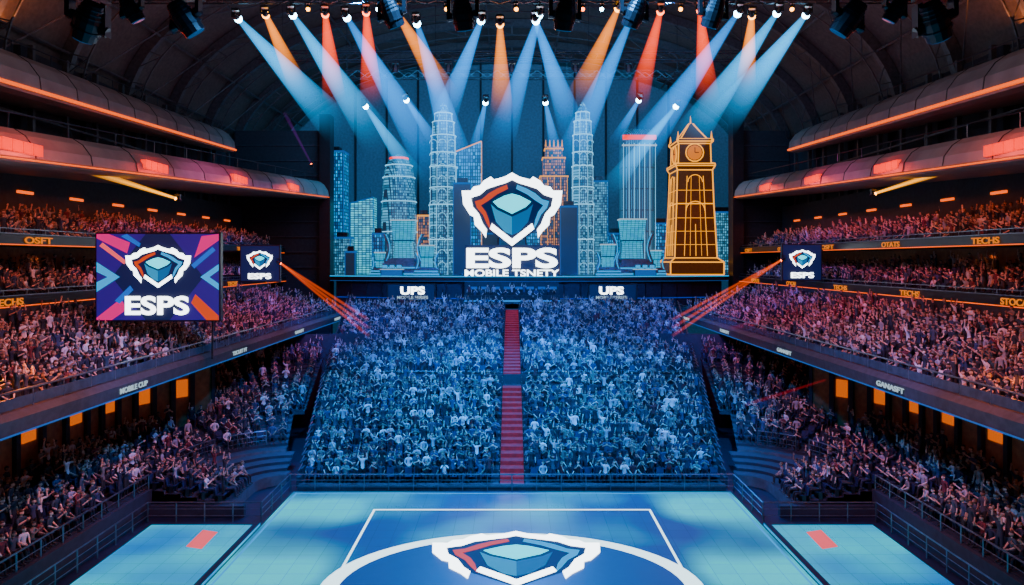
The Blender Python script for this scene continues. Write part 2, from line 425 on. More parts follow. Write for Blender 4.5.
        for i in range(0,N+1):
            x,y,zb,zt=info[i];h=zt-zb
            p=[(x-.02,zb+.15*h),(x+.08,zb+.45*h),(x+bulge*.5-.02,zb+.8*h),(x+bulge-.02,zt)]
            for a,b in zip(p[:-1],p[1:]): mb.cyl((s*a[0],y,a[1]),(s*b[0],y,b[1]),.035,m='seam',n=4)
        mb.build('fascia_panels',root,smooth=False); return root,info
    root,i1=band('fascia_band_upper',30,24.3,27.0,41,33.6,27.1,29.8,85,1.6,14)
    mb=MB()
    for a,b in zip(i1[:-1],i1[1:]):
        mb.cyl((s*(a[0]-.06),a[1],a[2]+.25),(s*(b[0]-.06),b[1],b[2]+.25),.13,m='orange',n=6)
        mb.cyl((s*(a[0]+1.9),a[1],a[3]+.9),(s*(b[0]+1.9),b[1],b[3]+.9),.05,m='metal',n=5)
        mb.cyl((s*(a[0]+1.9),a[1],a[3]),(s*(a[0]+1.9),a[1],a[3]+.9),.04,m='metal',n=5)
    mb.build('neon_strip',root)
    xe=23.8 if s<0 else 28.9
    root,i2=band('fascia_band_lower',26,19.1,21.0,35.5,xe,22.0,24.2,91,1.2,14)
    mb=MB()
    for a,b in zip(i2[:-1],i2[1:]):
        mb.cyl((s*(a[0]-.04),a[1],a[2]+.15),(s*(b[0]-.04),b[1],b[2]+.15),.05,m='orange',n=5)
        mb.cyl((s*(a[0]+1.5),a[1],a[3]+.9),(s*(b[0]+1.5),b[1],b[3]+.9),.05,m='metal',n=5)
        mb.cyl((s*(a[0]+1.5),a[1],a[3]),(s*(a[0]+1.5),a[1],a[3]+.9),.04,m='metal',n=5)
    for y in(37,50,64,78):
        t=(y-35.5)/55.5; x=26+(xe-26)*t; zb=19.1+2.9*t
        for q in range(4):
            mb.box(s*(x-.08),s*(x+.3),y-1.5+q*.8,y-.8+q*.8,zb+.5,zb+1.1,'red')
        l=bpy.data.lights.new('band_glow','POINT'); l.energy=300; l.color=(1,.02,.0); l.shadow_soft_size=.4
        lo=bpy.data.objects.new('red_wash_light',l); lo.location=(s*(x-1.0),y,zb+.8); COL.objects.link(lo); lo.parent=root
    mb.build('red_panels',root)
    mb=MB()
    for y in range(16,90,4): mb.box(s*35.6,s*36,y,y+.3,20,30,'rib')
    for z in(22.5,24.5,): mb.box(s*35.5,s*35.8,14,91,z,z+.15,'rib')
    mb.build('trim_1' if s<0 else 'trim_2')

# ------------------------------------------------------------------ people
PS=randmat('cloth_shirt',[(.02,.03,.05),(.30,.32,.36),(.012,.012,.02),(.03,.05,.12),(.12,.02,.03),(.62,.64,.68),(.03,.035,.05),(.02,.06,.09),(.16,.15,.14),(.012,.02,.05),(.012,.012,.02),(.05,.06,.09)])
PP=randmat('cloth_trouser',[(.008,.012,.03),(.006,.006,.01),(.02,.02,.02),(.012,.018,.04)])
PK=randmat('skin_tone',[(.66,.46,.36),(.55,.36,.27),(.30,.18,.13),(.70,.52,.42),(.44,.29,.20)],.55)
PH=randmat('hair_tone',[(.015,.012,.01),(.035,.022,.015),(.008,.008,.01),(.07,.04,.02),(.15,.10,.05)],.5)
PD=mat('shoe_dark',(.03,.03,.03),.5,var=0); PE=mat('eye_dark',(.01,.01,.01),.3,var=0); PL=mat('lips',(.35,.10,.09),.5,var=0)
def person(name,seated,arms,longhair,wide=1.0):
    V=[];E=[];Rr=[];lab={}
    def v(p,r): V.append(p);Rr.append(r);return len(V)-1
    def e(a,b,l): E.append((a,b));lab[(a,b)]=l
    dz=0 if seated else .43; oy=0.1 if seated else 0
    def q(x,y,z): return (x,y+oy,z+dz)
    hip=v(q(0,.0,.52),.135*wide); sp=v(q(0,.01,.72),.12*wide); ch=v(q(0,.0,.92),.145*wide); nb=v(q(0,-.01,1.06),.075); nk=v(q(0,-.02,1.15),.052)
    e(hip,sp,'shirt');e(sp,ch,'shirt');e(ch,nb,'shirt');e(nb,nk,'skin')
    hands=[]
    for sd in(-1,1):
        sh=v(q(sd*.175*wide,.0,1.02),.068); e(ch,sh,'shirt')
        a=arms[0 if sd<0 else 1]
        A={'lap':((.25,-.02,.78),(.11,-.24,.63)),'clap':((.26,-.12,.82),(.045,-.32,.98)),'up':((.30,-.06,1.22),(.25,-.08,1.48)),
           'vee':((.34,-.02,1.15),(.42,-.04,1.42)),'fist':((.26,-.20,1.05),(.22,-.18,1.32)),'down':((.25,.02,.76),(.27,-.03,.52)),'phone':((.22,-.16,.88),(.07,-.36,1.10)),'chin':((.2,-.2,.76),(.06,-.14,1.02))}[a]
        el=v(q(sd*A[0][0],A[0][1],A[0][2]),.047); wr=v(q(sd*A[1][0],A[1][1],A[1][2]),.03)
        e(sh,el,'shirt'); e(el,wr,'skin'); hands.append((Vector(V[el]),Vector(V[wr]),sd))
        hj=v(q(sd*.09,0,.50 if seated else .48),.10*wide); e(hip,hj,'pants')
        if seated: kn=v((sd*.13,-.33,.52),.066); mk=v((sd*.13,-.36,.30),.055); an=v((sd*.13,-.36,.10),.042); to=v((sd*.14,-.52,.045),.038)
        else: kn=v((sd*.11,-.02,.50),.063); mk=v((sd*.115,.01,.33),.055); an=v((sd*.12,.02,.09),.04); to=v((sd*.135,-.14,.04),.036)
        e(hj,kn,'pants');e(kn,mk,'pants');e(mk,an,'pants');e(an,to,'shoe')
    me=bpy.data.meshes.new('tmp'); me.from_pydata(V,E,[]); ob=bpy.data.objects.new('tmp',me); COL.objects.link(ob)
    md=ob.modifiers.new('s','SKIN'); 
    for i,sv in enumerate(me.skin_vertices[0].data): sv.radius=(Rr[i],Rr[i]*(.72 if i in(0,1,2) else 1)); sv.use_root=(i==0)
    md.use_smooth_shade=True
    sb=ob.modifiers.new('b','SUBSURF'); sb.levels=1; sb.render_levels=1
    dg=bpy.context.evaluated_depsgraph_get(); dg.update(); ev=ob.evaluated_get(dg); em=bpy.data.meshes.new_from_object(ev)
    b=MB(); vs=[vv.co.copy() for vv in em.vertices]; grp={}
    mp={'shirt':PS,'skin':PK,'pants':PP,'shoe':PD}
    for k in mp.values(): b.mi(k)
    b.v=[tuple(x) for x in vs]
    VV=[Vector(x) for x in V]
    for pl in em.polygons:
        c=pl.center; best=9;bl='shirt'
        for (i,j),l in lab.items():
            a_=VV[i];d_=VV[j]-a_; t=max(0,min(1,(c-a_).dot(d_)/d_.length_squared)); ds=(c-a_-d_*t).length-(Rr[i]*(1-t)+Rr[j]*t)*.8
            if ds<best: best=ds;bl=l
        b.f.append(list(pl.vertices)); b.m.append(b.mi(mp[bl]))
    bpy.data.objects.remove(ob)
    hc=Vector(V[nk])+Vector((0,-.015,.10))
    def sph(scale,fn,m,keep=None,nu=14,nv=10):
        pts=[];fs=[]
        for i in range(nv+1):
            ph=math.pi*i/nv
            for j in range(nu):
                t=2*math.pi*j/nu; p=Vector((math.sin(ph)*math.cos(t),math.sin(ph)*math.sin(t),math.cos(ph))); pts.append(hc+fn(p))
        for i in range(nv):
            for j in range(nu):
                f=(i*nu+j,i*nu+(j+1)%nu,(i+1)*nu+(j+1)%nu,(i+1)*nu+j)
                c=sum((pts[k] for k in f),Vector())/4-hc
                if keep is None or keep(c): fs.append(f)
        b.add(pts,fs,m)
    def hf(p):
        z=p.z; w=1-.28*max(0,-z)**1.3; x=p.x*.078*w; y=p.y*.098*(1-.15*max(0,-z)); 
        if p.y<-.85 and -.45<z<.15 and abs(p.x)<.25: y-=.02
        return Vector((x,y,z*.122))
    sph(1,hf,PK)
    sph(1,lambda p:hf(p)*1.10+Vector((0,.008,.006)) if not(longhair and p.z<0) else Vector((p.x*.09,p.y*.09+.03,p.z*.24)),PH,
        (lambda c:c.z>.055 or (c.y>.0 and c.z>-.25)) if longhair else (lambda c:c.z>.06 or (c.y>.025 and c.z>-.06)))
    for sd in(-1,1):
        b.obox(hc+Vector((sd*.080,.005,-.005)),Vector((.008,0,0)),Vector((0,.015,0)),Vector((0,0,.026)),PK)
        b.obox(hc+Vector((sd*.030,-.088,.012)),Vector((.013,0,0)),Vector((0,.006,0)),Vector((0,0,.006)),PE)
    b.obox(hc+Vector((0,-.083,-.062)),Vector((.020,0,0)),Vector((0,.007,0)),Vector((0,0,.006)),PL)
    for el,wr,sd in hands:
        d=(wr-el).normalized(); side=d.cross(Vector((sd,0,0)));
        if side.length<.2: side=d.cross(Vector((0,1,0)))
        side.normalize(); nrm=d.cross(side)
        pc=wr+d*.05; b.loft([[wr+side*a*.026+nrm*c*.018 for a,c in((-1,-1),(1,-1),(1,1),(-1,1))],[pc+side*a*.042+nrm*c*.014 for a,c in((-1,-1),(1,-1),(1,1),(-1,1))],[wr+d*.095+side*a*.038+nrm*c*.011 for a,c in((-1,-1),(1,-1),(1,1),(-1,1))]],PK)
        for i,L in enumerate((.065,.078,.072,.055)):
            o=wr+d*.09+side*(-.03+.02*i); k1=o+d*L*.55+side*(-.006+.004*i); k2=k1+d*L*.4+nrm*(.018*sd)
            b.cyl(o,k1,.0095,.009,PK,5); b.cyl(k1,k2,.009,.007,PK,5)
        o=wr+d*.03-side*.035; b.cyl(o,o+d*.03-side*.03,.012,.010,PK,5); b.cyl(o+d*.03-side*.03,o+d*.06-side*.035,.010,.008,PK,5)
    if 'phone' in arms:
        w=hands[0][1].lerp(hands[1][1],.5)+Vector((0,-.03,.09)); b.obox(w,Vector((.038,0,0)),Vector((0,.005,0)),Vector((0,0,.075)),M['black']); b.obox(w+Vector((0,.006,0)),Vector((.034,0,0)),Vector((0,.001,0)),Vector((0,0,.07)),M['whtd'])
    m2=b.mesh(name,True); o=bpy.data.objects.new(name,m2); return o
pc=bpy.data.collections.new('spectator_people')
specs=[(1,('lap','lap'),0),(1,('clap','clap'),1),(1,('phone','phone'),0),(1,('lap','chin'),1),(1,('clap','clap'),0),(0,('clap','clap'),0),(0,('up','fist'),1),(1,('up','lap'),0),(1,('lap','lap'),1),(0,('down','down'),0)]
for i,(st,ar,lh) in enumerate(specs): pc.objects.link(person('spectator_%02d'%i,st,ar,lh,1.0 if not lh else .92))
sc_=bpy.data.collections.new('stadium_seat_source')
b=MB(); b.loft([[Vector((x,y,z)) for x,z in((-.22,.40),(.22,.40),(.22,.44),(-.22,.44))] for y in(-.12,.30)],'seat')
b.loft([[Vector((x,y,z)) for x,y in((-.22,.30+k*.08),(.22,.30+k*.08),(.22,.34+k*.08),(-.22,.34+k*.08))] for k,z in((0,.40),(1,.84))],'seat')
for x in(-.2,.2): b.obox((x,.12,.2),Vector((.015,0,0)),Vector((0,.1,0)),Vector((0,0,.2)),'metal'); b.obox((x*1.12,.1,.60),Vector((.015,0,0)),Vector((0,.14,0)),Vector((0,0,.015)),'metal')
sm=b.mesh('stadium_seat'); sc_.objects.link(bpy.data.objects.new('stadium_seat',sm))
def gn(coll,name):
    g=bpy.data.node_groups.new(name,'GeometryNodeTree')
    g.interface.new_socket(name='Geometry',in_out='INPUT',socket_type='NodeSocketGeometry'); g.interface.new_socket(name='Geometry',in_out='OUTPUT',socket_type='NodeSocketGeometry')
    N=g.nodes.new; gi=N('NodeGroupInput');go=N('NodeGroupOutput');ip=N('GeometryNodeInstanceOnPoints');ci=N('GeometryNodeCollectionInfo')
    ci.inputs['Collection'].default_value=coll; ci.inputs['Separate Children'].default_value=True; ci.inputs['Reset Children'].default_value=True
    def at(n,t):
        a=N('GeometryNodeInputNamedAttribute'); a.data_type=t; a.inputs['Name'].default_value=n; return a.outputs['Attribute']
    er=N('FunctionNodeEulerToRotation'); L=g.links.new
    L(gi.outputs[0],ip.inputs['Points']);L(ci.outputs[0],ip.inputs['Instance']); ip.inputs['Pick Instance'].default_value=True
    L(at('pidx','INT'),ip.inputs['Instance Index']); L(at('prot','FLOAT_VECTOR'),er.inputs[0]); L(er.outputs[0],ip.inputs['Rotation']); L(at('pscl','FLOAT'),ip.inputs['Scale'])
    L(ip.outputs[0],go.inputs[0]); return g
def inst(name,pts,g):
    me=bpy.data.meshes.new(name); me.from_pydata([p[:3] for p in pts],[],[])
    a=me.attributes.new('pidx','INT','POINT'); a.data.foreach_set('value',[p[4] for p in pts])
    a=me.attributes.new('pscl','FLOAT','POINT'); a.data.foreach_set('value',[p[5] for p in pts])
    a=me.attributes.new('prot','FLOAT_VECTOR','POINT'); a.data.foreach_set('vector',[c for p in pts for c in(0,0,p[3])])
    o=bpy.data.objects.new(name,me); COL.objects.link(o); md=o.modifiers.new('inst','NODES'); md.node_group=g
g1=gn(pc,'people_gn');g2=gn(sc_,'seat_gn')
for i in range(15):
    crowd.append((-5.2+i*.74,85.3,9.2,U(-.3,.3),random.randrange(NPOSE),1.0))
inst('spectator_crowd',crowd,g1)
inst('stadium_seating',[(x,y,z,t,0,1.0) for x,y,z,t in seats],g2)

# ------------------------------------------------------------------ stage
SX0,SHW=2.25,25.85
def arc(n=24,yo=0): return [(SX0+SHW*(-1+2*i/n),86.2+yo+4.6*(abs(-1+2*i/n)**2)) for i in range(n+1)]
stage=empty('esports_stage')
mb=MB(); a=arc()
out=a+[(28.1,111.5),(-23.6,111.5)]
mb.loft([[Vector((x,y,z)) for x,y in out] for z in(11.3,12.0)],'black')
a2=arc(yo=.5); out2=[(SX0+(x-SX0)*.97,y) for x,y in a2]+[(27,111.5),(-22.8,111.5)]
mb.loft([[Vector((x,y,z)) for x,y in out2] for z in(8.0,11.3)],'concrete')
for (x0,y0),(x1,y1) in zip(a[:-1],a[1:]):
    mb.cyl((x0,y0-.03,11.95),(x1,y1-.03,11.95),.07,m='cyan',n=5); mb.cyl((x0,y0-.02,11.35),(x1,y1-.02,11.35),.03,m='cyand',n=4)
for (x0,y0),(x1,y1) in zip(out2[:24],out2[1:25]): 
    mb.cyl((x0,y0-.05,9.2),(x1,y1-.05,9.2),.05,m='blue',n=4); mb.cyl((x0,y0,8),(x0,y0,11.3),.10,m='metal',n=5)
mb.build('platform',stage)
mb=MB()
mb.loft([[Vector((x,y,z)) for x,y in((-6.6,86.6),(-5.8,84.4),(5.8,84.4),(6.6,86.6))] for z in(8.7,9.2)],'concrete2')
mb.box(-5.8,5.8,84.3,84.4,9.0,9.12,'cyan'); mb.box(-5.8,5.8,84.4,84.5,9.2,9.75,'metal')
mb.box(-5.8,5.8,86.3,86.6,9.2,11.3,'walld')
for i in range(8): mb.box(-5.2+i*1.4,-4.3+i*1.4,86.25,86.3,10.4,10.7,'cyand')
mb.build('caster_ledge',stage)
for sx in(-1,1):
    mb=MB(); mb.box(sx*9.4,sx*15.4,86.0,86.5,8.9,11.1,'black'); mb.box(sx*9.6,sx*15.2,85.95,86.0,9.05,10.95,'navy'); o=mb.build('sponsor_panel',stage)
    text('UPS',(sx*12.2,85.9,10.25),3.0,1.0,'wht',FRONT,stage,off=.04); text('MOBILE SERIES',(sx*12.2,85.9,9.4),3.8,.4,'whtd',FRONT,stage)
sign=empty('stage_logo_sign'); D=87.8
mb=MB(); c=P(512,207,D); u=50*D/F
logo(mb,lambda a,b_,w:Vector((c.x+a*u,D-w,c.z+b_*u)),.5)
mb.cyl((-2,D+.4,12),(-1.5,D+.4,c.z),.12,m='metal'); mb.cyl((2,D+.4,12),(1.5,D+.4,c.z),.12,m='metal')
z0=12.0; mb.box(-6.3,6.3,D-.1,D+.5,z0,z0+.15,'metal')
mb.box(-5.9,5.9,D+.05,D+.35,z0+.1,P(0,245,D).z,'navy')
mb.build('shield_emblem',sign)
text('ESPS',P(512,258,D)-Vector((0,.2,0)),11.4,2.55,'wht',FRONT,sign,off=.035,ext=.12)
text('MOBILE TSNETY',P(512,273,D)-Vector((0,.2,0)),11.8,.85,'wht',FRONT,sign,off=.02,ext=.08)

# ------------------------------------------------------------------ skyline
W_blue=winmat('facade_blue',(.015,.04,.08),(.0,.04,.15),(.0,.42,1),1.4,.34,.5,-.1)
W_grey=winmat('facade_grey',(.03,.06,.10),(.0,.06,.13),(.10,.55,.90),1.15,.28,.38,-.05)
W_warm=winmat('facade_warm',(.03,.03,.05),(.0,.05,.14),(1,.34,.05),1.1,.30,.42,-.2)
W_bright=winmat('facade_bright',(.03,.08,.12),(.0,.18,.42),(.05,.75,1.),1.3,.55,.32,.15)
W_dots=winmat('facade_led_dots',(.01,.03,.06),(.0,.12,.38),(.0,.72,1.),2.0,.42,.42,.3,.5)
W_fin=winmat('facade_fins',(.03,.07,.11),(.0,.12,.32),(.05,.48,.85),1.2,.25,3.,.0,.3)
def bx(mb,cx,cy,w,d,z0,z1,m,tap=1.):
    mb.loft([[Vector((cx+a*w/2*k,cy+b_*d/2*k,z)) for a,b_ in((-1,-1),(1,-1),(1,1),(-1,1))] for z,k in((z0,1),(z1,tap))],m)
def span(x0,x1,top,D): a=P(x0,top,D);b_=P(x1,top,D); return (a.x+b_.x)/2,b_.x-a.x,a.z
S0=12.0
def bld(x0,x1,top,D,m,kind='slab',edge_m='cyand'):
    cx,w,zt=span(x0,x1,top,D); mb=MB(); d=w*.8; h=zt-S0
    if kind=='slab':
        bx(mb,cx,D,w,d,S0,zt-.4,m); bx(mb,cx,D,w*1.04,d*1.04,zt-.4,zt-.15,edge_m); bx(mb,cx,D,w*.6,d*.6,zt-.15,zt+.5,'metal')
        for a in(-1,1): mb.box(cx+a*w/2-.05,cx+a*w/2+.05,D-d/2-.06,D-d/2+.04,S0,zt-.2,edge_m)
    elif kind=='slant':
        mb.loft([[Vector((cx-w/2,D-d/2,S0)),Vector((cx+w/2,D-d/2,S0)),Vector((cx+w/2,D+d/2,S0)),Vector((cx-w/2,D+d/2,S0))],[Vector((cx-w/2,D-d/2,zt-h*.08)),Vector((cx+w/2,D-d/2,zt)),Vector((cx+w/2,D+d/2,zt)),Vector((cx-w/2,D+d/2,zt-h*.08))]],m)
        mb.cyl((cx-w/2,D-d/2,zt-h*.08),(cx+w/2,D-d/2,zt),.09,m=edge_m); mb.cyl((cx+w*.3,D,zt-.5),(cx+w*.3,D,zt+1.2),.05,m='metall')
        for a in(-1,1): mb.cyl((cx+a*w/2,D-d/2,S0),(cx+a*w/2,D-d/2,zt-h*.08*(a<0)),.06,m=edge_m)
    elif kind=='round':
        prof=[(w*.5,0),(w*.5,h*.35),(w*.47,h*.6),(w*.43,h*.8),(w*.36,h*.9),(w*.22,h*.97),(.08,h)]
        mb.lathe((cx,D,S0),prof,m,20)
        for r,z in((.5,.35),(.48,.6),(.44,.8),(.37,.9)):
            mb.torus((cx,D,S0+h*z),(1,0,0),(0,1,0),w*r+.03,.07,edge_m,n=20)
        mb.torus((cx,D,S0+h*.96),(1,0,0),(0,1,0),w*.24,.16,'red',n=20)
    elif kind=='crown':
        bx(mb,cx,D,w,d,S0,S0+h*.72,m); bx(mb,cx,D,w*.8,d*.8,S0+h*.72,S0+h*.86,m)
        for zz,k in((.72,1.05),(.86,.86),(.93,.7)): bx(mb,cx,D,w*k,d*k,S0+h*zz,S0+h*zz+.18,edge_m)
        bx(mb,cx,D,w*.62,d*.62,S0+h*.86,S0+h*.95,m)
        for a in(-1,-.5,0,.5,1):
            x=cx+a*w*.30; mb.cyl((x,D-d*.3,S0+h*.95),(x,D-d*.3,S0+h*1.0),.12,.03,edge_m)
            mb.cyl((cx+a*w*.48,D-d/2-.03,S0),(cx+a*w*.48,D-d/2-.03,S0+h*.72),.045,m=edge_m,n=4)
    elif kind=='ornate':
        n=16
        def ring(r,z,rot=0): return [Vector((cx+r*(1 if i%2 else .86)*math.cos(2*math.pi*i/n+rot),D+r*(1 if i%2 else .86)*math.sin(2*math.pi*i/n+rot),z)) for i in range(n)]
        levels=[(.0,.50),(.40,.50),(.40,.47),(.62,.47),(.62,.44),(.80,.43),(.80,.39),(.88,.38),(.88,.33),(.93,.30),(.93,.24),(.96,.18),(.98,.09),(1.0,.015)]
        mb.loft([ring(w*r,S0+h*z) for z,r in levels],m)
        for zz,r in((.2,.5),(.40,.5),(.5,.47),(.62,.47),(.7,.44),(.80,.43),(.88,.38),(.93,.30)):
            mb.torus((cx,D,S0+h*zz),(1,0,0),(0,1,0),w*r+.02,.07,edge_m,n=20,k=5)
        for i in range(1,n,2):
            t=2*math.pi*i/n
            for (za,ra),(zb,rb) in(((0,.5),(.4,.5)),((.4,.47),(.62,.47)),((.62,.44),(.80,.43)),((.80,.39),(.88,.38)),((.88,.33),(.93,.30)),((.93,.24),(.98,.09))):
                mb.cyl((cx+w*ra*math.cos(t),D+w*ra*math.sin(t),S0+h*za),(cx+w*rb*math.cos(t),D+w*rb*math.sin(t),S0+h*zb),.04,m=edge_m,n=4)
        for k in range(11):
            z=S0+h*(.05+.07*k); rr=.5 if k<5 else (.47 if k<8 else .43)
            for a in(-.5,0,.5):
                x=cx+a*w*.62; y=D-w*rr*math.sqrt(max(0,1-(a*1.2)**2))-.05
                mb.torus((x,y,z),(1,0,0),(0,0,1),w*.13,.03,edge_m,a0=0,a1=math.pi,n=8,k=4)
    elif kind=='fin':
        n=18; pr=[]
        for z,k in((0,1),(h*.80,1),(h*.92,1.0),(h*.97,.93),(h,.75)):
            pr.append([Vector((cx+w/2*k*(abs(math.cos(t))**.6)*(1 if math.cos(t)>0 else -1),D+d/2*k*(abs(math.sin(t))**.6)*(1 if math.sin(t)>0 else -1),S0+z)) for t in [2*math.pi*(i+.5)/n for i in range(n)]])
        mb.loft(pr,m)
        for a in(-.46,-.3,-.15,0,.15,.3,.46): mb.cyl((cx+a*w,D-d*.5-.03,S0),(cx+a*w,D-d*.5-.03,S0+h*.9),.04,m=edge_m,n=4)
        mb.box(cx-w*.48,cx+w*.48,D-d*.53,D-d*.45,S0+h*.925,S0+h*.955,'red'); mb.box(cx-w*.5,cx+w*.5,D-d*.53,D-d*.45,S0+h*.88,S0+h*.89,'whtd')
    mb.build('skyscraper_model')
bld(319,346,151,103,W_blue,'slab','cyand'); bld(352,375,198,100,W_bright,'slant','cyand')
EW=glow('tower_edge_light',(.20,.65,1),1.6); EWG=glow('tower_edge_warm',(1,.38,.05),1.3)
bld(334,352,236,97,W_grey,'slab'); bld(381,417,154,98,W_grey,'round',EW); bld(373,384,232,95,W_blue,'slab')
bld(429,458,102,98,W_grey,'ornate',EW); bld(418,430,214,99,W_warm,'slab',EWG); bld(456,482,143,102,W_blue,'slant',EWG)
bld(454,471,182,94,W_dots,'slab','cyand'); bld(540,567,141,103,W_warm,'crown',EWG); bld(571,594,101,98,W_grey,'ornate',EW)
bld(592,607,180,103,W_grey,'slab'); bld(560,577,205,94,W_dots,'slab','cyand'); bld(620,654,131,100,W_fin,'fin',EW)
bld(607,622,232,103,W_blue,'slab'); bld(708,732,211,103,W_grey,'slab'); bld(652,668,222,104,W_blue,'slab'); bld(482,500,232,104,W_dots,'slab'); bld(525,541,228,104,W_blue,'slab');bld(346,356,250,94,W_dots,'slab')
def clocktower():
    D=94; cx,w,_=span(665,716,100,D); mb=MB(); Z=lambda y:P(0,y,D).z
    def sq(hw,z): return [Vector((cx+a*hw,D+b_*hw,z)) for a,b_ in((-1,-1),(1,-1),(1,1),(-1,1))]
    lv=[(274,.5),(262,.5),(258,.40),(205,.35),(172,.33),(168,.37),(166,.37),(165,.31),(146,.30),(144,.34),(142,.34),(141,.25),(132,.13),(124,.03)]
    mb.loft([sq(w*r,max(12,Z(y))) for y,r in lv],'goldb')
    mb.cyl((cx,D,Z(124)),(cx,D,Z(116)),.10,.02,'gold')
    for (ya,ra),(yb,rb) in zip(lv[:-1],lv[1:]):
        A=sq(w*ra+.03,max(12,Z(ya)));B=sq(w*rb+.03,max(12,Z(yb)))
        for i in range(4): mb.cyl(A[i],B[i],.09,m='gold',n=5)
        if ya in(274,262,258,205,168,166,146,144,141,172): 
            for i in range(4): mb.cyl(A[i],A[(i+1)%4],.08,m='gold',n=5)
    for ax,ay in(((1,0,0),(0,-1,0)),((-1,0,0),(0,1,0)),((0,1,0),(1,0,0)),((0,-1,0),(-1,0,0))):
        ax=Vector(ax);ay=Vector(ay); c=Vector((cx,D,0))
        def q(a,o,z): return c+ax*a+ay*(o+.05)+Vector((0,0,z))
        for a in(-.22,-.11,.11,.22): mb.cyl(q(a*w,.40*w,Z(256)),q(a*w*.7,.345*w,Z(178)),.05 if abs(a)>.2 else .03,m='gold',n=4)
        mb.cyl(q(0,.40*w,Z(256)),q(0,.37*w,Z(225)),.05,m='gold',n=4)
        mb.torus(q(0,.365*w,Z(212)),ax,(0,0,1),w*.18,.06,'gold',0,math.pi,12,5)
        mb.torus(q(0,.345*w,Z(184)),ax,(0,0,1),w*.14,.05,'gold',0,math.pi,12,5)
        for z in(245,232,219,192):
            hw=.33+.07*(z-172)/86; mb.cyl(q(-hw*w*.95,hw*w+.03,Z(z)),q(hw*w*.95,hw*w+.03,Z(z)),.04,m='gold',n=4)
        mb.torus(q(0,.31*w,Z(155)),ax,(0,0,1),w*.17,.08,'gold'); mb.cyl(q(0,.30*w,Z(155)),q(0,.31*w,Z(155)),w*.14,m='amber',n=20)
        mb.cyl(q(0,.325*w,Z(155)),q(0,.325*w,Z(150)),.06,m='black',n=4); mb.cyl(q(0,.325*w,Z(155)),q(.5,.325*w,Z(155)),.06,m='black',n=4)
    for i in range(4):
        A=sq(w*.32,0)[i]; mb.cyl((A.x,A.y,Z(144)),(A.x,A.y,Z(134)),.2,.02,'gold',n=6)
    mb.build('clock_tower_model')
clocktower()
M['pod']=winmat('pod_led',(.0,.02,.03),(.0,.40,.85),(.0,.62,1),.9,.5,.25,.2,.06)
def pod(px,y0,y1,D,pw):
    h=(y1-y0)*D/F; w=pw*D/F; c=P(px,y1,D); mb=MB(); zt=c.z+h
    def rg(hw,hd,z): return [Vector((c.x+a*hw,D+b_*hd,z)) for a,b_ in((-1,-1),(1,-1),(1,1),(-1,1))]
    mb.loft([rg(w*.34,w*.2,c.z+h*.12),rg(w*.30,w*.18,c.z+h*.45),rg(w*.35,w*.22,c.z+h*.55),rg(w*.42,w*.26,zt-.15)],'pod')
    mb.loft([rg(w*.45,w*.29,zt-.15),rg(w*.45,w*.29,zt)],'whtd')
    mb.loft([rg(w*.36,w*.23,c.z+h*.5),rg(w*.36,w*.23,c.z+h*.53)],'navy')
    mb.loft([rg(w*.40,w*.3,c.z),rg(w*.40,w*.3,c.z+h*.12)],'metall')
    for s in(-1,1):
        A=[];N=8
        for i in range(N+1):
            t=i/N; x=c.x+s*w*(.62-.17*math.sin(t*math.pi)*.8+.02*t); z=c.z+h*(.05+.62*t)
            A.append([Vector((x-s*.0,D-.25,z)),Vector((x+s*w*.09,D-.25,z)),Vector((x+s*w*.09,D+.25,z)),Vector((x,D+.25,z))])
        mb.loft(A,'metall'); 
        for i in range(N): mb.cyl(A[i][0]-Vector((0,.04,0)),A[i+1][0]-Vector((0,.04,0)),.09,m='cyan',n=4)
        mb.box(c.x+s*w*.3,c.x+s*w*.70,D-.3,D+.3,c.z-.05,c.z+h*.1,'metall')
    for k,g in((0,.78),(1,.70)):
        zz=12+(c.z-12)*k*.5; mb.box(c.x-w*g,c.x+w*g,D-w*.45+.1*k,D+w*.45,zz,12+(c.z-12)*(k+1)*.5,'metall'); mb.box(c.x-w*g,c.x+w*g,D-w*.45-.05+.1*k,D-w*.45+.1*k,zz+.1,zz+.3,'cyan')
    mb.build('player_pod')
pod(404,220,263,92,28); pod(427,245,270,89.0,17); pod(380,252,270,92.2,12); pod(632,219,264,92,30); pod(608,244,270,89.0,17); pod(656,250,270,92.2,12)
for px in(392,645):
    yd=89.3
    c=P(px,275,yd); mb=MB(); 
    mb.box(c.x-1.5,c.x+1.5,yd-.4,yd+.4,12.75,12.85,'whtd'); mb.box(c.x-1.4,c.x+1.4,yd-.3,yd-.2,12.0,12.75,'cyand'); mb.box(c.x-1.4,c.x-1.3,yd-.3,yd+.4,12,12.75,'metal'); mb.box(c.x+1.3,c.x+1.4,yd-.3,yd+.4,12,12.75,'metal')
    for a in(-.9,0,.9): mb.box(c.x+a-.35,c.x+a+.35,yd,yd+.06,12.95,13.4,'black'); mb.box(c.x+a-.04,c.x+a+.04,yd+.04,yd+.1,12.85,13.0,'metal'); mb.box(c.x+a-.32,c.x+a+.32,yd-.02,yd,12.98,13.37,'cyan')
    mb.build('gaming_desk')

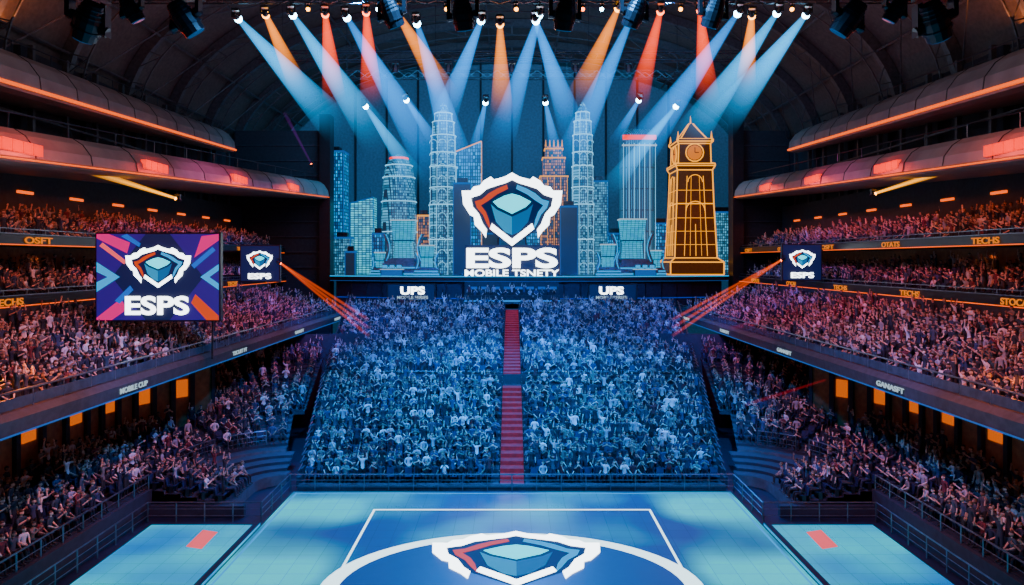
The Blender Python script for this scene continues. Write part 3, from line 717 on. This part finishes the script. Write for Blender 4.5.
# ------------------------------------------------------------------ screens
def screen(px0,px1,y0,y1,D,big):
    a=P(px0,y1,D);b_=P(px1,y0,D); cx=(a.x+b_.x)/2; w=b_.x-a.x; z0,z1=a.z,b_.z; h=z1-z0; s=1 if cx>0 else -1
    root=empty('led_video_screen'); mb=MB()
    mb.box(a.x-.1,b_.x+.1,D,D+.35,z0-.1,z1+.1,'black'); mb.box(a.x,b_.x,D-.03,D,z0,z1,'navy')
    T=lambda u,v,w_:Vector((cx+u*w/2,D-.03-w_,z0+h/2+v*h/2))
    if big:
        ps=[([(-1,-1),(-.2,-1),(-.75,0),(-.2,1),(-1,1)],'indigo'),([(1,-1),(.2,-1),(.75,0),(.2,1),(1,1)],'indigo'),
            ([(-1,.35),(-.62,.0),(-1,-.35),(-1,-.12),(-.82,0),(-1,.12)],'cyan'),([(-1,.9),(-.5,.55),(-.45,.8),(-.8,1),(-1,1)],'pink'),([(-1,-.95),(-.6,-.5),(-.5,-.75),(-.75,-1),(-1,-1)],'pink'),
            ([(1,.85),(.6,.45),(.72,.95),(1,1)],'pink'),([(1,.3),(.7,.0),(1,-.3),(1,-.15),(.85,0),(1,.15)],'cyan'),([(1,-.9),(.62,-.4),(.55,-.6),(.8,-1),(1,-1)],'lorange'),
            ([(-.95,.72),(-.55,.3),(-.5,.36),(-.9,.8)],'rose'),([(.95,.62),(.6,.2),(.55,.28),(.9,.7)],'lblue'),([(-.7,-.55),(-.45,-.2),(-.4,-.3),(-.62,-.62)],'lblue'),([(-.6,.95),(-.3,.7),(-.28,.78),(-.5,1)],'lblue')]
        for i,(p,m) in enumerate(ps): mb.prism(p,T,.005,.02+.002*i,m)
        u=h*.40; cc=z0+h*.64
        logo(mb,lambda a_,v,w_:Vector((cx+.05+a_*u*.95,D-.06-w_,cc+v*u*.85)),.04)
    else:
        u=w*.34; cc=z0+h*.62
        logo(mb,lambda a_,v,w_:Vector((cx+a_*u,D-.06-w_,cc+v*u)),.04)
    if big:
        for x in(a.x+.6,b_.x-.6): mb.cyl((x,D+.5,z1),(x,D+.5,8.0),.07,m='black'); mb.box(x-.1,x+.1,D+.35,D+.6,z0,z1,'metal')
    else:
        for z in(z0+.5,z1-.5): mb.cyl((cx,D+.45,z),(s*29.5,D+.45,z),.08,m='metal'); mb.box(a.x+.2,b_.x-.2,D+.35,D+.5,z-.1,z+.1,'metal')
    mb.build('panel',root)
    text('ESPS',(cx,D-.12,z0+h*(.17 if big else .14)),w*(.52 if big else .6),h*(.22 if big else .16),'wht',FRONT,root,off=.03)
screen(97,219,234,320,42,True); screen(241,279,246,281,66,False); screen(783,821,245,280,66,False)

# ------------------------------------------------------------------ truss & fixtures
def truss(p0,p1,sz=.6,name='lighting_truss',hang=True):
    mb=MB(); p0=Vector(p0);p1=Vector(p1); d=(p1-p0); L=d.length; d.normalize(); u=Vector((0,0,1)); v=d.cross(u).normalized()
    cs=[(a*sz/2,b_*sz/2) for a,b_ in((-1,-1),(1,-1),(1,1),(-1,1))]; n=int(L/sz/1.3)
    for a,b_ in cs: mb.cyl(p0+v*a+u*b_,p1+v*a+u*b_,.05,m='metal',n=5)
    for i in range(n):
        A=p0+d*L*i/n;B=p0+d*L*(i+1)/n
        for k in range(4):
            a=cs[k];b_=cs[(k+1)%4]
            if i%2:a,b_=b_,a
            mb.cyl(A+v*a[0]+u*a[1],B+v*b_[0]+u*b_[1],.025,m='metal',n=4,cap=False)
    if hang:
        for t in(.05,.35,.65,.95):
            p=p0.lerp(p1,t); r=max(-1,min(1,p.x/38)); mb.cyl(p,(p.x,p.y,27+18.5*math.sqrt(1-r*r)),.04,m='metal',n=4)
    return mb.build(name)
truss((-18,22,22.95),(18,22,22.95),.6); truss((-26,45,30.9),(26,45,30.9),.6); truss((-24,66,33.2),(24,66,33.2),.8); truss((-22,84,36.2),(22,84,36.2),.9)
def head_lamp(pos,aim,sz,lens='lamp',root=None,name='moving_head_light',bulb=0):
    mb=MB(); p=Vector(pos); aim=Vector(aim).normalized(); s=sz
    mb.box(p.x-.28*s,p.x+.28*s,p.y-.2*s,p.y+.2*s,p.z-.16*s,p.z,'black'); mb.cyl(p,p+Vector((0,0,.12*s)),.05*s,m='metal')
    piv=p+Vector((0,0,-.55*s)); sd=Vector((1,0,0)); sd=(sd-aim*sd.dot(aim)).normalized()
    for a in(-1,1):
        mb.obox(p+sd*a*.30*s+Vector((0,0,-.36*s)),sd*.04*s,Vector((0,.09*s,0)),Vector((0,0,.26*s)),'black')
        mb.cyl(piv+sd*a*.22*s,piv+sd*a*.33*s,.09*s,m='metal',n=10)
    mb.cyl(piv-aim*.34*s,piv-aim*.05*s,.15*s,.22*s,'black',14); mb.cyl(piv-aim*.05*s,piv+aim*.28*s,.22*s,.20*s,'black',14)
    mb.cyl(piv+aim*.10*s,piv+aim*.14*s,.235*s,m='metal',n=14); mb.cyl(piv+aim*.28*s,piv+aim*.30*s,.17*s,m=lens,n=14)
    if bulb: mb.ball(piv+aim*.34*s,.27*s*bulb,lens)
    for k in range(3): mb.cyl(piv-aim*(.12+.07*k)*s,piv-aim*(.14+.07*k)*s,.22*s-.02*k*s,m='metal',n=14)
    mb.build(name); return piv
M['lens_off']=mat('lens_dark',(.02,.05,.09),.05,0,(.0,.2,.6),.3)
for px,sz,ax in((88,1.9,-.5),(132,1.2,.4),(186,1.7,.5),(392,1.4,.3),(463,1.5,.1),(565,1.5,-.1),(634,1.4,-.3),(713,1.4,-.2),(848,1.7,-.5),(895,1.2,-.4),(935,1.9,.5)):
    x=(px-512)*22/F; z=22.5
    head_lamp((x,22,z),(ax,.35,-.8),sz,'lens_off')
for x in(-17,-11,-6,0,6,11,17): head_lamp((x,66,32.7),(.1*x/10,.3,-1),1.2,'lens_off')
for px,ln in((308,'lampw'),(378,'lamp'),(446,'lampw'),(462,'lampr'),(516,'lampw'),(583,'lampr'),(602,'lamp'),(681,'lampw'),(722,'lampr'),(792,'lampw')):
    q=P(px,12,45); head_lamp((q.x,45,30.55),(U(-.2,.2),-.2,-1),.5,ln,bulb=1.0)
def beammat(name,c,s,p=3.):
    m=bpy.data.materials.new(name); m.use_nodes=True; nt=m.node_tree; nt.nodes.remove(nt.nodes['Principled BSDF'])
    out=nt.nodes['Material Output']; e=nt.nodes.new('ShaderNodeEmission'); e.inputs['Color'].default_value=(*c,1)
    tc=nt.nodes.new('ShaderNodeTexCoord'); sx=nt.nodes.new('ShaderNodeSeparateXYZ'); po=nt.nodes.new('ShaderNodeMath'); po.operation='POWER'; po.inputs[1].default_value=p
    mu=nt.nodes.new('ShaderNodeMath'); mu.operation='MULTIPLY'; mu.inputs[1].default_value=s
    L=nt.links.new; L(tc.outputs['Generated'],sx.inputs[0]); L(sx.outputs[2],po.inputs[0]); L(po.outputs[0],mu.inputs[0]); L(mu.outputs[0],e.inputs['Strength']); L(e.outputs[0],out.inputs['Volume'])
    return m
BM={'c':beammat('haze_beam_cyan',(.0,.30,1),2.2,2.8),'w':beammat('haze_beam_azure',(.0,.42,1),2.4,2.5),'y':beammat('haze_beam_amber',(1,.24,.0),2.2,2.6),'o':beammat('haze_beam_orange',(1,.05,.0),2.4,2.6),
    'yl':beammat('laser_amber',(1,.36,.0),7,.5),'ol':beammat('laser_orange',(1,.09,.0),3.0,.5),'pl':beammat('laser_red',(1,.01,.03),.8,.5),'vl':beammat('laser_violet',(.5,.0,.9),.3,.5)}
rig=empty('haze_light_beams')
def beam(a,b_,r0,r1,k):
    a=Vector(a);b_=Vector(b_);L=(b_-a).length; mb=MB(); n=18
    mb.loft([[Vector((r*math.cos(2*math.pi*i/n),r*math.sin(2*math.pi*i/n),z)) for i in range(n)] for r,z in((r0,0),(r1,-L))],BM[k])
    o=mb.build('beam',rig); o.rotation_euler=(a-b_).to_track_quat('Z','Y').to_euler(); o.location=a
Yb=45
lamps=[(236,16,345,135,'w',40),(265,13,300,90,'y',22),(291,12,385,150,'w',40),(325,12,335,105,'o',26),(345,14,450,190,'c',46),(366,10,372,105,'o',26),(395,9,450,100,'y',28),(416,20,470,200,'c',40),
 (482,18,435,140,'c',32),(500,22,502,120,'y',26),(535,18,580,150,'c',34),(540,12,495,160,'c',34),(619,6,575,105,'y',28),(633,14,555,190,'c',40),(661,9,635,110,'o',26),(700,8,708,105,'o',26),(740,10,615,185,'c',46),(779,10,680,150,'w',40),(808,12,715,130,'w',40),(752,14,745,90,'y',22)]
for (x0,y0,x1,y1,k,pw) in lamps:
    a=P(x0,y0,Yb); b_=P(x1,y1,62); 
    lens={'w':'lamp','c':'lamp','y':'lampw','o':'lampr'}[k]
    pv=head_lamp(a+Vector((0,0,.45)),b_-a,.85,lens,bulb=1.1)
    d=(b_-pv).normalized(); beam(pv+d*.5,b_,.18,pw*62/F/2,k)
for (x0,y0,x1,y1,k,pw) in [(364,104,424,190,'w',26),(486,100,470,170,'c',18),(545,100,560,170,'c',18),(678,104,600,200,'w',26),(405,98,440,150,'c',16),(640,98,610,150,'c',16)]:
    a=P(x0,y0,80);b_=P(x1,y1,88); pv=head_lamp(a+Vector((0,0,.6)),b_-a,1.1,'lamp',bulb=1.1); d=(b_-pv).normalized(); beam(pv+d*.55,b_,.2,pw*88/F/2,k)
def laser(A,B,k,n=2,r0=.10,r1=.3,dz=.35):
    A=Vector(A);B=Vector(B); head_lamp(A+Vector((0,0,.35)),B-A,.7,'lampw' if k=='yl' else 'lampr',None,'beam_projector')
    for i in range(n): beam(A,B+Vector((0,0,-i*dz*2)),r0,r1,k)
laser(P(178,199,52),P(86,168,46),'yl',2,.10,.15,.12); laser(P(873,194,52),P(975,160,46),'yl',2,.10,.15,.12)
laser(P(279,262,66),P(369,320,66),'ol',3,.09,.17,.38); laser(P(783,259,66),P(672,320,66),'ol',3,.09,.17,.38)
laser(P(870,306,60),P(730,328,60),'pl',1,.08,.2); laser(P(838,376,50),P(745,405,50),'pl',1,.06,.15)
laser(P(312,165,86),P(284,112,82),'vl',1,.1,.25)

# ------------------------------------------------------------------ lights
def spot(loc,tgt,e,c,ang,blend=.6,size=.5,name='wash_light'):
    l=bpy.data.lights.new(name,'SPOT'); l.energy=e; l.color=c; l.spot_size=math.radians(ang); l.spot_blend=blend; l.shadow_soft_size=size
    o=bpy.data.objects.new(name,l); o.location=loc; o.rotation_euler=(Vector(tgt)-Vector(loc)).to_track_quat('-Z','Y').to_euler(); COL.objects.link(o)
def area(loc,tgt,e,c,sx,sy,name='wash_panel'):
    l=bpy.data.lights.new(name,'AREA'); l.shape='RECTANGLE'; l.size=sx; l.size_y=sy; l.energy=e; l.color=c
    o=bpy.data.objects.new(name,l); o.location=loc; o.rotation_euler=(Vector(tgt)-Vector(loc)).to_track_quat('-Z','Y').to_euler(); COL.objects.link(o)
BL=(.0,.18,1.0); CY=(.0,.30,1.0)
for x in(-10,10):
    spot((x,30,30),(x*.5,52,2),135000,CY,50); spot((x,45,31),(x*.6,74,6),150000,BL,55)
spot((0,70,34),(0,52,3),170000,(.0,.24,1),62)
for s in(-1,1):
    spot((s*7,26,27),(s*26,38,8),26000,(1,.13,.08),62); spot((s*7,52,27),(s*28,62,10),26000,(.7,.08,.35),60); spot((-s*2,55,31),(s*25,74,8),38000,(.04,.10,1),42)
    spot((s*2,20,24),(s*24,30,2),12000,(.1,.4,1),60); spot((s*8,30,20),(s*20,44,2),14000,(.0,.25,1),60)
    area((s*25.0,30,6.7),(s*21,30,1),900,(1,.20,.02),.5,30); area((s*34,50,14.6),(s*32,50,12),700,(1,.20,.04),.5,70); area((s*33,50,19.0),(s*33,50,15),1300,(1,.14,.04),2,75)
    area((s*10,30,26),(s*33,50,27),900,(.7,.6,.7),6,6); area((s*29,50,30.5),(s*28,50,40),3200,(1,.26,.05),3,60)
area((0,80,36),(0,108,18),7500,(.06,.42,.9),40,4); area((0,86,30),(0,95,14),1800,(.0,.35,1),40,3)
area((0,60,30),(0,70,46),4500,(.10,.32,.8),40,20)
w=bpy.data.worlds.new('w'); SC.world=w; w.use_nodes=True; w.node_tree.nodes['Background'].inputs[0].default_value=(.01,.02,.05,1); w.node_tree.nodes['Background'].inputs[1].default_value=.2

cam=bpy.data.cameras.new('camera'); co=bpy.data.objects.new('camera',cam); COL.objects.link(co); co.location=(0,0,CZ); co.rotation_euler=(math.pi/2,0,0)
cam.sensor_width=36; cam.lens=F/1024*36; cam.shift_y=-(292.5-HY)/1024; cam.clip_end=500
SC.camera=co
